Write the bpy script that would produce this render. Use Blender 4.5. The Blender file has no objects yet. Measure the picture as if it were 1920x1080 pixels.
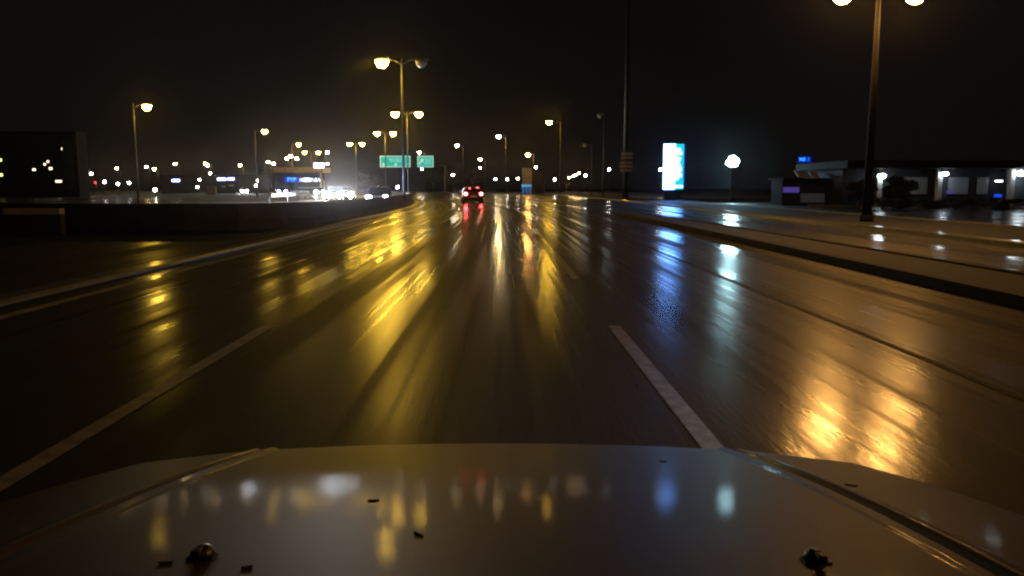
import bpy, bmesh, math, random
from mathutils import Vector, Matrix
R = math.radians
random.seed(7)
sc = bpy.context.scene
COL = sc.collection

# ------------------------------------------------------------------ camera, sky, exposure
PITCH = 7.11
CAM_Z = 1.35
cam_d = bpy.data.cameras.new("dash_camera")
cam = bpy.data.objects.new("dash_camera", cam_d)
COL.objects.link(cam)
cam.location = (0, 0, CAM_Z)
cam.rotation_euler = (R(90 - PITCH), 0, 0)
cam_d.sensor_width = 36
cam_d.lens = 1507 / 1920 * 36
cam_d.clip_start = 0.02
cam_d.clip_end = 4000
sc.camera = cam

world = bpy.data.worlds.new("World")
sc.world = world
world.use_nodes = True
wn, wl = world.node_tree.nodes, world.node_tree.links
wn.clear()
w_out = wn.new("ShaderNodeOutputWorld")
w_add = wn.new("ShaderNodeAddShader")
w_sky = wn.new("ShaderNodeTexSky")
w_sky.sky_type = 'NISHITA'
w_sky.sun_disc = False
w_sky.sun_elevation = R(-4)
w_sky.sun_rotation = R(200)
w_b1 = wn.new("ShaderNodeBackground")
w_b1.inputs["Strength"].default_value = 0.002
w_b2 = wn.new("ShaderNodeBackground")          # low cloud lit by the city
w_b2.inputs["Strength"].default_value = 1.0
w_tc = wn.new("ShaderNodeTexCoord")
w_sep = wn.new("ShaderNodeSeparateXYZ")
w_rmp = wn.new("ShaderNodeValToRGB")
w_rmp.color_ramp.elements[0].position = 0.0
w_rmp.color_ramp.elements[0].color = (0.0032, 0.0027, 0.0023, 1)
w_rmp.color_ramp.elements[1].position = 0.5
w_rmp.color_ramp.elements[1].color = (0.0034, 0.0030, 0.0029, 1)
wl.new(w_tc.outputs["Generated"], w_sep.inputs[0])
wl.new(w_sep.outputs["Z"], w_rmp.inputs[0])
w_n = wn.new("ShaderNodeTexNoise"); w_n.inputs["Scale"].default_value = 2.2; w_n.inputs["Detail"].default_value = 4
wl.new(w_tc.outputs["Generated"], w_n.inputs["Vector"])
w_m = wn.new("ShaderNodeMapRange"); w_m.inputs["From Min"].default_value = 0.3; w_m.inputs["From Max"].default_value = 0.7
w_m.inputs["To Min"].default_value = 0.75; w_m.inputs["To Max"].default_value = 1.5
wl.new(w_n.outputs["Fac"], w_m.inputs["Value"]); wl.new(w_m.outputs[0], w_b2.inputs["Strength"])
wl.new(w_rmp.outputs[0], w_b2.inputs["Color"])
wl.new(w_sky.outputs[0], w_b1.inputs["Color"])
wl.new(w_b1.outputs[0], w_add.inputs[0])
wl.new(w_b2.outputs[0], w_add.inputs[1])
wl.new(w_add.outputs[0], w_out.inputs["Surface"])

sc.view_settings.view_transform = 'Standard'
sc.view_settings.look = 'None'
sc.view_settings.gamma = 1
sc.view_settings.use_curve_mapping = False
sc.view_settings.exposure = 0.0

cy = sc.cycles
cy.use_denoising = True
cy.max_bounces = 5
cy.diffuse_bounces = 2
cy.glossy_bounces = 3
cy.transmission_bounces = 4
cy.volume_bounces = 0
cy.transparent_max_bounces = 8
cy.sample_clamp_direct = 0
cy.sample_clamp_indirect = 3
cy.caustics_reflective = False
cy.caustics_refractive = False
cy.use_light_tree = True
cy.filter_width = 2.3

# ------------------------------------------------------------------ helpers
SP, CP = math.sin(R(PITCH)), math.cos(R(PITCH))

def at(px, py, Y):
    """world point that lies on the sight line of photo pixel (px, py) at distance Y ahead"""
    xc, yc = (px - 960) / 1507, (540 - py) / 1507
    d = Vector((xc, CP + SP * yc, -SP + CP * yc))
    return Vector((0, 0, CAM_Z)) + d * (Y / d.y)

def bend(Y):
    return -0.0126 * Y - (0.00156 * (Y - 40) ** 2 if Y > 40 else 0)

def bend_dir(Y):
    """heading of the road (angle about Z, 0 = along +Y)"""
    s = -0.0126 - (0.00312 * (Y - 40) if Y > 40 else 0)
    return -math.atan(s)

class MB:
    def __init__(self):
        self.bm = bmesh.new()
    def box(self, c, s, rz=0.0, rx=0.0, ry=0.0):
        m = Matrix.Translation(c) @ Matrix.Rotation(rz, 4, 'Z') @ Matrix.Rotation(ry, 4, 'Y') @ Matrix.Rotation(rx, 4, 'X') @ Matrix.Diagonal((s[0], s[1], s[2], 1))
        bmesh.ops.create_cube(self.bm, size=1, matrix=m)
        return self
    def cyl(self, p0, p1, r0, r1=None, n=10):
        p0, p1 = Vector(p0), Vector(p1)
        r1 = r0 if r1 is None else r1
        d = p1 - p0
        q = d.to_track_quat('Z', 'Y').to_matrix().to_4x4()
        m = Matrix.Translation((p0 + p1) / 2) @ q
        bmesh.ops.create_cone(self.bm, cap_ends=True, segments=n, radius1=r0, radius2=r1, depth=d.length, matrix=m)
        return self
    def ball(self, c, r, u=12, v=8):
        rr = (r, r, r) if not hasattr(r, '__len__') else r
        m = Matrix.Translation(c) @ Matrix.Diagonal((rr[0], rr[1], rr[2], 1))
        bmesh.ops.create_uvsphere(self.bm, u_segments=u, v_segments=v, radius=1, matrix=m)
        return self
    def tube(self, pts, r, n=8):
        for a, b in zip(pts, pts[1:]):
            self.cyl(a, b, r, r, n)
        return self
    def prism(self, poly, axis_fn, d0, d1):
        """poly of 2D points extruded; axis_fn(a, b, d) -> 3D"""
        bm = self.bm
        lo = [bm.verts.new(axis_fn(a, b, d0)) for a, b in poly]
        hi = [bm.verts.new(axis_fn(a, b, d1)) for a, b in poly]
        n = len(poly)
        bm.faces.new(lo); bm.faces.new(list(reversed(hi)))
        for i in range(n):
            bm.faces.new((lo[i], hi[i], hi[(i + 1) % n], lo[(i + 1) % n]))
        return self
    def quad(self, a, b, c, d):
        vs = [self.bm.verts.new(p) for p in (a, b, c, d)]
        self.bm.faces.new(vs)
        return self
    def build(self, name, mat, parent=None, smooth=False, bevel=0.0, loc=None):
        bmesh.ops.recalc_face_normals(self.bm, faces=self.bm.faces[:])
        me = bpy.data.meshes.new(name)
        self.bm.to_mesh(me); self.bm.free()
        if smooth:
            for p in me.polygons: p.use_smooth = True
        me.materials.append(mat)
        o = bpy.data.objects.new(name, me)
        COL.objects.link(o)
        if parent is not None: o.parent = parent
        if loc is not None: o.location = loc
        if bevel:
            b = o.modifiers.new("bevel", 'BEVEL'); b.width = bevel; b.segments = 2; b.limit_method = 'ANGLE'
        return o

def thing(name, label, cat, loc=(0, 0, 0), rz=0.0, group=None):
    o = bpy.data.objects.new(name, None)
    o.empty_display_size = 0.3
    COL.objects.link(o)
    o.location = loc; o.rotation_euler = (0, 0, rz)
    o['label'] = label; o['category'] = cat
    if group: o['group'] = group
    return o

def tag(o, label, cat, group=None, kind=None):
    o['label'] = label; o['category'] = cat
    if group: o['group'] = group
    if kind: o['kind'] = kind
    return o

def struct(o, label, cat):
    o['kind'] = 'structure'; o['label'] = label; o['category'] = cat
    return o

def text_mesh(body, size, mat, name, parent, loc, rot, depth=0.01):
    cu = bpy.data.curves.new(name, 'FONT')
    cu.body = body; cu.size = size; cu.extrude = depth; cu.align_x = 'CENTER'; cu.align_y = 'CENTER'
    tmp = bpy.data.objects.new("tmp", cu)
    COL.objects.link(tmp)
    dg = bpy.context.evaluated_depsgraph_get()
    me = bpy.data.meshes.new_from_object(tmp.evaluated_get(dg))
    bpy.data.objects.remove(tmp)
    me.name = name
    me.materials.clear(); me.materials.append(mat)
    o = bpy.data.objects.new(name, me)
    COL.objects.link(o)
    o.parent = parent; o.location = loc; o.rotation_euler = rot
    return o

# ------------------------------------------------------------------ materials
def new_mat(name):
    m = bpy.data.materials.new(name)
    m.use_nodes = True
    nt = m.node_tree
    return m, nt, nt.nodes["Principled BSDF"]

def plain(name, col, rough=0.6, metal=0.0, noise=0.25, scale=6.0, coat=0.0):
    m, nt, b = new_mat(name)
    n = nt.nodes.new("ShaderNodeTexNoise"); n.inputs["Scale"].default_value = scale; n.inputs["Detail"].default_value = 5
    tc = nt.nodes.new("ShaderNodeTexCoord")
    nt.links.new(tc.outputs["Object"], n.inputs["Vector"])
    r = nt.nodes.new("ShaderNodeValToRGB")
    r.color_ramp.elements[0].position = 0.3; r.color_ramp.elements[1].position = 0.7
    r.color_ramp.elements[0].color = tuple(c * (1 - noise) for c in col) + (1,)
    r.color_ramp.elements[1].color = tuple(min(1, c * (1 + noise)) for c in col) + (1,)
    nt.links.new(n.outputs["Fac"], r.inputs[0])
    nt.links.new(r.outputs[0], b.inputs["Base Color"])
    b.inputs["Roughness"].default_value = rough
    b.inputs["Metallic"].default_value = metal
    if coat:
        b.inputs["Coat Weight"].default_value = coat
        b.inputs["Coat Roughness"].default_value = 0.12
    return m

def glow(name, col, strength, base=(0.5, 0.5, 0.5)):
    m, nt, b = new_mat(name)
    b.inputs["Base Color"].default_value = base + (1,)
    b.inputs["Roughness"].default_value = 0.3
    b.inputs["Emission Color"].default_value = tuple(col) + (1,)
    b.inputs["Emission Strength"].default_value = strength
    m.cycles.emission_sampling = 'FRONT'
    return m

def wet_asphalt(name, dark, light, r_lo, r_hi, su, sv, coat=0.9, bump=0.42):
    """rained-on asphalt: streaks of deeper and thinner water follow the lanes (uv: u across, v along, metres)"""
    m, nt, b = new_mat(name)
    L = nt.links.new
    uv = nt.nodes.new("ShaderNodeUVMap"); uv.uv_map = "lane"
    def noise(scale_uv, detail=4.0, rough=0.55):
        mp = nt.nodes.new("ShaderNodeMapping")
        mp.inputs["Scale"].default_value = (scale_uv[0], scale_uv[1], 1)
        n = nt.nodes.new("ShaderNodeTexNoise"); n.inputs["Scale"].default_value = 1.0
        n.inputs["Detail"].default_value = detail; n.inputs["Roughness"].default_value = rough
        L(uv.outputs[0], mp.inputs[0]); L(mp.outputs[0], n.inputs["Vector"])
        return n
    streak = noise((su, sv), 3.5)
    fine = noise((7.0, 0.06), 3.0)
    broad = noise((0.35, 0.05), 2.0)
    grain = noise((40, 4.5), 3.5, 0.6)
    mix = nt.nodes.new("ShaderNodeMath"); mix.operation = 'ADD'
    L(streak.outputs["Fac"], mix.inputs[0])
    mul = nt.nodes.new("ShaderNodeMath"); mul.operation = 'MULTIPLY_ADD'
    mul.inputs[1].default_value = 0.45; mul.inputs[2].default_value = -0.22
    L(fine.outputs["Fac"], mul.inputs[0]); L(mul.outputs[0], mix.inputs[1])
    mr = nt.nodes.new("ShaderNodeMapRange")
    mr.inputs["From Min"].default_value = 0.32; mr.inputs["From Max"].default_value = 0.68
    mr.inputs["To Min"].default_value = r_lo; mr.inputs["To Max"].default_value = r_hi
    L(mix.outputs[0], mr.inputs["Value"])
    L(mr.outputs[0], b.inputs["Coat Roughness"])
    cw = nt.nodes.new("ShaderNodeMapRange")
    cw.inputs["From Min"].default_value = 0.38; cw.inputs["From Max"].default_value = 0.62
    cw.inputs["To Min"].default_value = coat; cw.inputs["To Max"].default_value = coat * 0.10
    L(mix.outputs[0], cw.inputs["Value"]); L(cw.outputs[0], b.inputs["Coat Weight"])
    b.inputs["Coat IOR"].default_value = 1.33
    cr = nt.nodes.new("ShaderNodeValToRGB")
    cr.color_ramp.elements[0].position = 0.35; cr.color_ramp.elements[1].position = 0.7
    cr.color_ramp.elements[0].color = dark + (1,); cr.color_ramp.elements[1].color = light + (1,)
    mx2 = nt.nodes.new("ShaderNodeMath"); mx2.operation = 'MULTIPLY_ADD'; mx2.inputs[1].default_value = 0.5
    L(broad.outputs["Fac"], mx2.inputs[0])
    hf = nt.nodes.new("ShaderNodeMath"); hf.operation = 'MULTIPLY'; hf.inputs[1].default_value = 0.5
    L(grain.outputs["Fac"], hf.inputs[0]); L(hf.outputs[0], mx2.inputs[2])
    L(mx2.outputs[0], cr.inputs[0]); L(cr.outputs[0], b.inputs["Base Color"])
    b.inputs["Roughness"].default_value = 0.65
    b.inputs["Specular IOR Level"].default_value = 0.16
    bp = nt.nodes.new("ShaderNodeBump"); bp.inputs["Strength"].default_value = bump; bp.inputs["Distance"].default_value = 0.01
    L(grain.outputs["Fac"], bp.inputs["Height"])
    L(bp.outputs[0], b.inputs["Normal"])
    bp2 = nt.nodes.new("ShaderNodeBump"); bp2.inputs["Strength"].default_value = bump * 0.6; bp2.inputs["Distance"].default_value = 0.006
    L(grain.outputs["Fac"], bp2.inputs["Height"])
    L(bp2.outputs[0], b.inputs["Coat Normal"])
    return m

M = {}
M['asphalt'] = wet_asphalt("wet_asphalt", (0.012, 0.011, 0.010), (0.024, 0.022, 0.020), 0.10, 0.32, 1.3, 0.02)
M['asphalt_side'] = wet_asphalt("wet_side_asphalt", (0.014, 0.013, 0.011), (0.028, 0.026, 0.023), 0.16, 0.44, 0.8, 0.03, 0.7)
M['yard'] = wet_asphalt("wet_yard_asphalt", (0.018, 0.017, 0.016), (0.035, 0.033, 0.030), 0.06, 0.30, 0.25, 0.25, 0.9)
M['seam'] = plain("tar_seam", (0.007, 0.007, 0.007), 0.7, noise=0.2)
M['seam'].node_tree.nodes["Principled BSDF"].inputs["Specular IOR Level"].default_value = 0.15
M['paint'] = plain("road_paint", (0.23, 0.23, 0.24), 0.45, noise=0.45, scale=9, coat=0.3)
M['paint_old'] = plain("worn_road_paint", (0.36, 0.34, 0.30), 0.5, noise=0.5, scale=5, coat=0.4)
M['soil'] = plain("wet_soil", (0.016, 0.014, 0.010), 0.85, noise=0.4, scale=0.6)
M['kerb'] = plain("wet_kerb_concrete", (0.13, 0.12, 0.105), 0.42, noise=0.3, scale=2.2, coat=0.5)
M['kerb_dark'] = plain("dark_kerb_concrete", (0.018, 0.016, 0.014), 0.85, noise=0.35, scale=2, coat=0.0)  # much darker, matte tone of the kerb concrete
M['island'] = plain("island_soil", (0.012, 0.011, 0.008), 0.8, noise=0.45, scale=3)
M['barrier'] = plain("barrier_concrete", (0.035, 0.032, 0.028), 0.75, noise=0.35, scale=1.5, coat=0.0)
M['steel'] = plain("galvanised_steel", (0.055, 0.054, 0.052), 0.6, 0.3, 0.2, 5)
M['steel_dark'] = plain("weathered_steel", (0.02, 0.019, 0.018), 0.6, 0.3, 0.25, 4)
M['pole_dark'] = plain("shade_toned_pole", (0.010, 0.009, 0.008), 0.8, 0, 0.2, 4)  # tone darkened to stand in for shade below the lamp's cut-off
M['pole_dark'].node_tree.nodes['Principled BSDF'].inputs['Specular IOR Level'].default_value = 0.1
M['housing'] = plain("lamp_housing", (0.18, 0.18, 0.18), 0.5, 0.2, 0.15, 8)
M['unlit'] = plain("unlit_lamp_glass", (0.25, 0.24, 0.2), 0.2, 0, 0.1, 8)
M['leaf'] = plain("leaf", (0.028, 0.040, 0.016), 0.5, 0, 0.5, 3)
M['bark'] = plain("bark", (0.05, 0.04, 0.03), 0.85, 0, 0.4, 6)
M['glass'] = plain("dark_glass", (0.015, 0.016, 0.018), 0.06, 0, 0.1, 2)
M['rubber'] = plain("rubber", (0.012, 0.012, 0.012), 0.7, 0, 0.2, 12)
M['rim'] = plain("alloy", (0.35, 0.35, 0.36), 0.35, 0.8, 0.1, 10)
M['plate'] = plain("number_plate", (0.75, 0.75, 0.72), 0.4, 0, 0.1, 20)
M['car_red'] = plain("dark_red_paint", (0.10, 0.012, 0.012), 0.3, 0.2, 0.15, 3, 0.8)
M['car_grey'] = plain("grey_car_paint", (0.05, 0.05, 0.052), 0.3, 0.4, 0.1, 3, 0.8)
M['car_white'] = plain("white_car_paint", (0.6, 0.6, 0.6), 0.3, 0, 0.1, 3, 0.8)
M['car_blue'] = plain("dark_blue_car_paint", (0.03, 0.05, 0.10), 0.3, 0.3, 0.1, 3, 0.8)
M['blackplastic'] = plain("black_plastic", (0.010, 0.010, 0.010), 0.45, 0, 0.2, 20)
M['wall_dark'] = plain("dark_render_wall", (0.035, 0.032, 0.03), 0.8, 0, 0.25, 0.7)
M['wall_grey'] = plain("grey_render_wall", (0.038, 0.042, 0.05), 0.75, 0, 0.2, 0.8)
M['wall_pale'] = plain("pale_painted_wall", (0.45, 0.44, 0.41), 0.7, 0, 0.15, 1.0)
M['wall_tan'] = plain("tan_wall", (0.32, 0.27, 0.20), 0.75, 0, 0.25, 1.2)
M['panel'] = plain("greenish_wall_panel", (0.03, 0.034, 0.032), 0.8, 0, 0.3, 0.5)
M['canopy'] = plain("yellow_canopy_sheet", (0.55, 0.42, 0.12), 0.5, 0, 0.3, 2.5)
M['fascia'] = plain("brown_grey_fascia", (0.012, 0.010, 0.010), 0.8, 0, 0.2, 1)
for k_ in ('fascia', 'wall_grey', 'wall_dark'): M[k_].node_tree.nodes['Principled BSDF'].inputs['Specular IOR Level'].default_value = 0.06
M['navy'] = plain("navy_panel", (0.015, 0.02, 0.06), 0.4, 0, 0.2, 2)
M['signback'] = plain("sign_back", (0.12, 0.12, 0.12), 0.6, 0.3, 0.2, 3)
M['sodium'] = glow("sodium_lamp", (1.0, 0.58, 0.05), 320, (0.8, 0.7, 0.4))
M['sodium_low'] = glow("dim_sodium_lamp", (1.0, 0.60, 0.06), 170, (0.8, 0.7, 0.4))
M['sodium_hot'] = glow("amber_lamp", (1.0, 0.48, 0.11), 320, (0.8, 0.7, 0.4))
M['warm'] = glow("warm_white_lamp", (1.0, 0.68, 0.28), 300, (0.8, 0.8, 0.7))
M['whitelamp'] = glow("white_lamp", (1.0, 0.95, 0.85), 120, (0.8, 0.8, 0.8))
M['cool'] = glow("cool_white_lamp", (0.80, 0.93, 1.0), 50, (0.8, 0.8, 0.8))
M['flood'] = glow("flood_led", (0.50, 0.90, 1.0), 240, (0.8, 0.8, 0.8))
M['head'] = glow("headlight_beam", (0.95, 0.96, 1.0), 2200, (0.8, 0.8, 0.8))
M['head_hot'] = glow("main_beam", (0.93, 0.95, 1.0), 5500, (0.8, 0.8, 0.8))
M['head_blue'] = glow("xenon_headlight", (0.50, 0.58, 1.0), 900, (0.8, 0.8, 0.8))
M['tail'] = glow("tail_light", (1.0, 0.045, 0.05), 170, (0.4, 0.02, 0.02))
M['tail_small'] = glow("brake_light", (1.0, 0.10, 0.10), 9, (0.4, 0.02, 0.02))
M['red'] = glow("red_signal", (1.0, 0.03, 0.03), 6, (0.3, 0.02, 0.02))
M['green_sign'] = glow("green_sign_glow", (0.0, 0.40, 0.33), 1.0, (0.0, 0.10, 0.08))  # emission stands in for headlights thrown back by the reflective face
M['sign_white'] = glow("sign_white_glow", (0.35, 0.80, 0.74), 0.75, (0.8, 0.8, 0.8))  # border and letters glow too, in place of reflected headlights
M['totem_white'] = glow("totem_white_face", (0.13, 0.34, 1.0), 20, (0.8, 0.8, 0.8))
M['totem_cyan'] = glow("totem_cyan_face", (0.0, 0.70, 0.85), 0.95, (0.1, 0.5, 0.6))
M['totem_blue'] = glow("totem_blue_edge", (0.01, 0.07, 0.75), 0.9, (0.02, 0.1, 0.5))
M['blue_lit'] = glow("blue_led_panel", (0.0, 0.015, 0.55), 0.8, (0.01, 0.02, 0.3))
M['cyan_glyph'] = glow("cyan_led_letters", (0.03, 0.42, 1.0), 2.2, (0.2, 0.5, 0.8))
M['white_glyph'] = glow("white_led_symbols", (0.7, 0.8, 1.0), 2.2, (0.8, 0.8, 0.8))
M['white_board'] = glow("white_lit_board", (0.85, 0.92, 1.0), 6.0, (0.8, 0.8, 0.8))
M['blue_glass'] = glow("blue_lit_booth_panel", (0.015, 0.13, 0.42), 0.55, (0.05, 0.2, 0.5))
M['blue_roof'] = glow("blue_lit_booth_roof", (0.05, 0.38, 0.72), 0.75, (0.1, 0.4, 0.6))
M['purple'] = glow("violet_lit_fascia", (0.09, 0.06, 0.36), 0.55, (0.1, 0.08, 0.3))
M['shopwin'] = glow("lit_shop_window", (0.05, 0.075, 0.10), 0.12, (0.2, 0.22, 0.24))
M['winlit'] = glow("lit_house_window", (1.0, 0.85, 0.55), 2.5, (0.5, 0.5, 0.4))
M['wingreen'] = glow("greenish_lit_window", (0.8, 0.95, 0.25), 2.0, (0.5, 0.5, 0.3))

# ------------------------------------------------------------------ ground, roads, kerbs
def lane_sheet(name, mat, u_left, u_right, ys, z, nu=6, parent=None):
    """sheet between two lane offsets; u_left / u_right are numbers or functions of Y giving the lane offset"""
    fl = u_left if callable(u_left) else (lambda Y: u_left)
    fr = u_right if callable(u_right) else (lambda Y: u_right)
    bm = bmesh.new()
    uvl = bm.loops.layers.uv.new("lane")
    rows, co = [], {}
    for Y in ys:
        row = []
        for i in range(nu + 1):
            u = fl(Y) + (fr(Y) - fl(Y)) * i / nu
            v = bm.verts.new((u + bend(Y), Y, z))
            co[v] = (u, Y); row.append(v)
        rows.append(row)
    for a, b in zip(rows, rows[1:]):
        for i in range(nu):
            f = bm.faces.new((a[i], a[i + 1], b[i + 1], b[i]))
            for lp in f.loops: lp[uvl].uv = co[lp.vert]
    me = bpy.data.meshes.new(name)
    bm.to_mesh(me); bm.free()
    me.materials.append(mat)
    o = bpy.data.objects.new(name, me)
    COL.objects.link(o)
    if parent: o.parent = parent
    return o

def flat_sheet(name, mat, pts, z):
    bm = bmesh.new()
    uvl = bm.loops.layers.uv.new("lane")
    f = bm.faces.new([bm.verts.new((x, y, z)) for x, y in pts])
    for lp in f.loops: lp[uvl].uv = (lp.vert.co.x, lp.vert.co.y)
    bmesh.ops.triangulate(bm, faces=bm.faces[:])
    me = bpy.data.meshes.new(name)
    bm.to_mesh(me); bm.free()
    me.materials.append(mat)
    o = bpy.data.objects.new(name, me)
    COL.objects.link(o)
    return o

def frange(a, b, s):
    out = []
    x = a
    while x < b - 1e-6:
        out.append(x); x += s
    out.append(b)
    return out

g = MB(); g.quad((-900, -80, -0.06), (900, -80, -0.06), (900, 900, -0.06), (-900, 900, -0.06))
struct(g.build("ground", M['soil']), "dark wet earth around and beyond the roads", "ground")

# right edge of the carriageway, in world X at distance Y
EDGE = [(-30, 11.9), (0, 11.6), (40, 11.4), (80, 11.3), (115, 10.2), (145, 8.0), (185, -2.5), (224, -14.5), (262, -28)]
def edge_x(Y):
    for (y0, x0), (y1, x1) in zip(EDGE, EDGE[1:]):
        if Y <= y1: return x0 + (x1 - x0) * (Y - y0) / (y1 - y0)
    return EDGE[-1][1]
def edge_u(Y): return edge_x(Y) - bend(Y)

YS = frange(-20, 20, 4) + frange(23, 262, 3)
road = struct(lane_sheet("road", M['asphalt'], -5.95, lambda Y: max(edge_u(Y), -5.0), YS, 0.0, 10), "wet main carriageway curving left, reflecting street lamps", "road")
opp = struct(lane_sheet("opposite_road", M['asphalt_side'], -18.2, -7.15, frange(26, 262, 3), 0.0, 6), "wet opposite carriageway behind the concrete barrier", "road")

def strip(name, mat, u, w, Ya, Yb, z, parent, step=2.0):
    return lane_sheet(name, mat, u - w / 2, u + w / 2, frange(Ya, Yb, step), z, 1, parent)

Y0 = 2.5
for k in range(14):                                        # broken lane lines
    a, b = Y0 + k * 9.4, Y0 + k * 9.4 + 5.3
    for u in (-2.30, 1.10):
        if u > 0 and k > 9: continue
        strip("lane_line", M['paint'], u, 0.12, a, b, 0.004, road, 1.4)
for k in range(4, 16):
    a = Y0 + 34 + k * 9.4
    strip("lane_line", M['paint_old'], 4.4, 0.15, a, a + 5, 0.004, road, 1.4)
strip("edge_line", M['paint_old'], -5.25, 0.16, -12, 200, 0.004, road)
strip("tar_seam", M['seam'], 3.35, 0.07, -8, 32, 0.004, road)
strip("tar_seam", M['seam'], -4.55, 0.03, -8, 90, 0.004, road)
strip("opposite_lane_line", M['paint_old'], -12.6, 0.15, 20, 160, 0.004, opp)

def kerb_run(name, mat, ufn, w, h, Ya, Yb, z0=-0.05, step=3.0, parent=None):
    """kerb: a low wall with a chamfered road-side edge that follows the lane"""
    bm = bmesh.new(); rings = []
    for Y in frange(Ya, Yb, step):
        u = ufn(Y) + bend(Y)
        s = 1 if w > 0 else -1
        prof = [(0, z0), (0, h - 0.03), (0.03 * s, h), (w, h), (w, z0)]
        rings.append([bm.verts.new((u + a, Y, b)) for a, b in prof])
    for r0, r1 in zip(rings, rings[1:]):
        for i in range(4):
            bm.faces.new((r0[i], r0[i + 1], r1[i + 1], r1[i]))
    bm.faces.new(rings[0]); bm.faces.new(list(reversed(rings[-1])))
    m = MB(); m.bm.free(); m.bm = bm
    return m.build(name, mat, parent)

struct(kerb_run("median_kerb", M['kerb'], lambda Y: -5.75, -0.38, 0.06, -15, 250), "low pale wet kerb along the left edge of the main carriageway", "kerb")

# concrete barrier on the median
def barrier(Ya, Yb):
    bm = bmesh.new(); rings = []
    prof = [(0, -0.05), (0, 0.10), (-0.17, 0.34), (-0.23, 0.82), (-0.27, 0.86), (-0.41, 0.86), (-0.45, 0.82), (-0.51, 0.34), (-0.68, 0.10), (-0.68, -0.05)]
    line = [Vector(p) for p in ((-40, 33.5), (-30, 29.8), (-22, 27.2), (-16, 25.6), (-12.5, 25.0), (-10.2, 25.0), (-8.6, 25.5), (-7.5, 26.6), (-6.95, 28.4))]
    line += [Vector((-6.22 + bend(Y), Y)) for Y in frange(31, Yb, 3.0)]
    for i, p in enumerate(line):
        t_ = (line[min(i + 1, len(line) - 1)] - line[max(i - 1, 0)]).normalized()
        n_ = Vector((t_.y, -t_.x))
        rings.append([bm.verts.new((p.x + n_.x * a, p.y + n_.y * a, b)) for a, b in prof])
    n = len(prof)
    for r0, r1 in zip(rings, rings[1:]):
        for i in range(n - 1):
            bm.faces.new((r0[i], r0[i + 1], r1[i + 1], r1[i]))
    bm.faces.new(rings[0]); bm.faces.new(list(reversed(rings[-1])))
    m = MB(); m.bm.free(); m.bm = bm
    return m.build("concrete_barrier", M['barrier'])
tag(barrier(-15, 235), "dark concrete barrier dividing the carriageways and swinging away to the left", "barrier")

# right-hand traffic island (nose towards the distance)
def island(name, pts, h, top_mat, label, w=0.16):
    r = thing(name, label, "traffic island")
    r['kind'] = 'structure'
    c = Vector((sum(p[0] for p in pts) / len(pts), sum(p[1] for p in pts) / len(pts)))
    r.location = (c.x, c.y, 0)
    lp = [Vector(p) - c for p in pts]
    inner = []
    n = len(lp)
    for i in range(n):                                     # inset along the vertex bisector
        a, b, d = lp[i - 1], lp[i], lp[(i + 1) % n]
        e1, e2 = (b - a).normalized(), (d - b).normalized()
        nrm = (Vector((-e1.y, e1.x)) + Vector((-e2.y, e2.x))).normalized()
        inner.append(b + nrm * w)
    bm = bmesh.new()
    lo = [bm.verts.new((p.x, p.y, -0.05)) for p in lp]
    hi = [bm.verts.new((p.x, p.y, h)) for p in lp]
    inn = [bm.verts.new((p.x, p.y, h)) for p in inner]
    ind = [bm.verts.new((p.x, p.y, h - 0.06)) for p in inner]
    for i in range(n):
        j = (i + 1) % n
        bm.faces.new((lo[i], lo[j], hi[j], hi[i])); bm.faces.new((hi[i], hi[j], inn[j], inn[i])); bm.faces.new((inn[i], inn[j], ind[j], ind[i]))
    m = MB(); m.bm.free(); m.bm = bm
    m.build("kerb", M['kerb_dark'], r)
    bm = bmesh.new()
    f = bm.faces.new([bm.verts.new((p.x, p.y, h - 0.03)) for p in inner])
    bmesh.ops.triangulate(bm, faces=[f])
    m = MB(); m.bm.free(); m.bm = bm
    m.build("island_top", top_mat, r)
    return r

isl = [(5.95, -12), (7.6, -12), (7.45, 12), (7.2, 24), (6.8, 34), (6.2, 40), (5.75, 41.5), (5.45, 40), (5.5, 30), (5.65, 18)]
island("traffic_island", isl, 0.14, M['island'], "long dark kerbed island between the main lanes and the side road on the right")

# far right verge: kerb, pavement, kerb to the yard
edge_pts = [(edge_x(Y), Y) for Y in frange(-20, 262, 6)]
struct(kerb_run("side_road_kerb", M['kerb'], lambda Y: edge_u(Y), 0.2, 0.14, -20, 145), "kerb along the right edge of the carriageway", "kerb")
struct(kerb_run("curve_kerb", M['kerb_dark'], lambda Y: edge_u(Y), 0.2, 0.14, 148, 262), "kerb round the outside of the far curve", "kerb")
vp = [(edge_x(Y) + 0.2, Y) for Y in frange(-20, 110, 10)] + [(16.2, 110), (16.2, -20)]
struct(flat_sheet("verge", M['island'], vp, 0.10), "dark earth verge right of the side road", "verge")
k2 = MB()
k2.box((16.3, 45, 0.05), (0.2, 130, 0.2))
struct(k2.build("yard_kerb", M['kerb']), "kerb between the verge and the wet forecourt", "kerb")
yard = struct(flat_sheet("forecourt", M['yard'], [(16.4, -20), (60, -20), (60, 110), (16.4, 110)], 0.0), "wet forecourt in front of the low building on the right", "forecourt")
k3 = MB(); p0, p1 = Vector((22, 60, 0)), Vector((44, 40, 0))
k3.box(((p0 + p1) / 2) + Vector((0, 0, 0.04)), ((p1 - p0).length, 0.22, 0.2), math.atan2((p1 - p0).y, (p1 - p0).x))
struct(k3.build("hedge_kerb", M['kerb']), "pale kerb in front of the low hedge at right", "kerb")
struct(flat_sheet("left_yard", M['asphalt_side'], [(-18.6, 26), (-18.8, 40), (-21, 60), (-45, 110), (-120, 110), (-120, 26)], -0.02), "dark wet ground left of the opposite carriageway", "ground")

struct(lane_sheet("median_pavement", M['asphalt_side'], -60, -6.14, frange(-20, 26, 4), 0.02, 14), "dark wet open pavement left of the kerb", "pavement")

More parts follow.
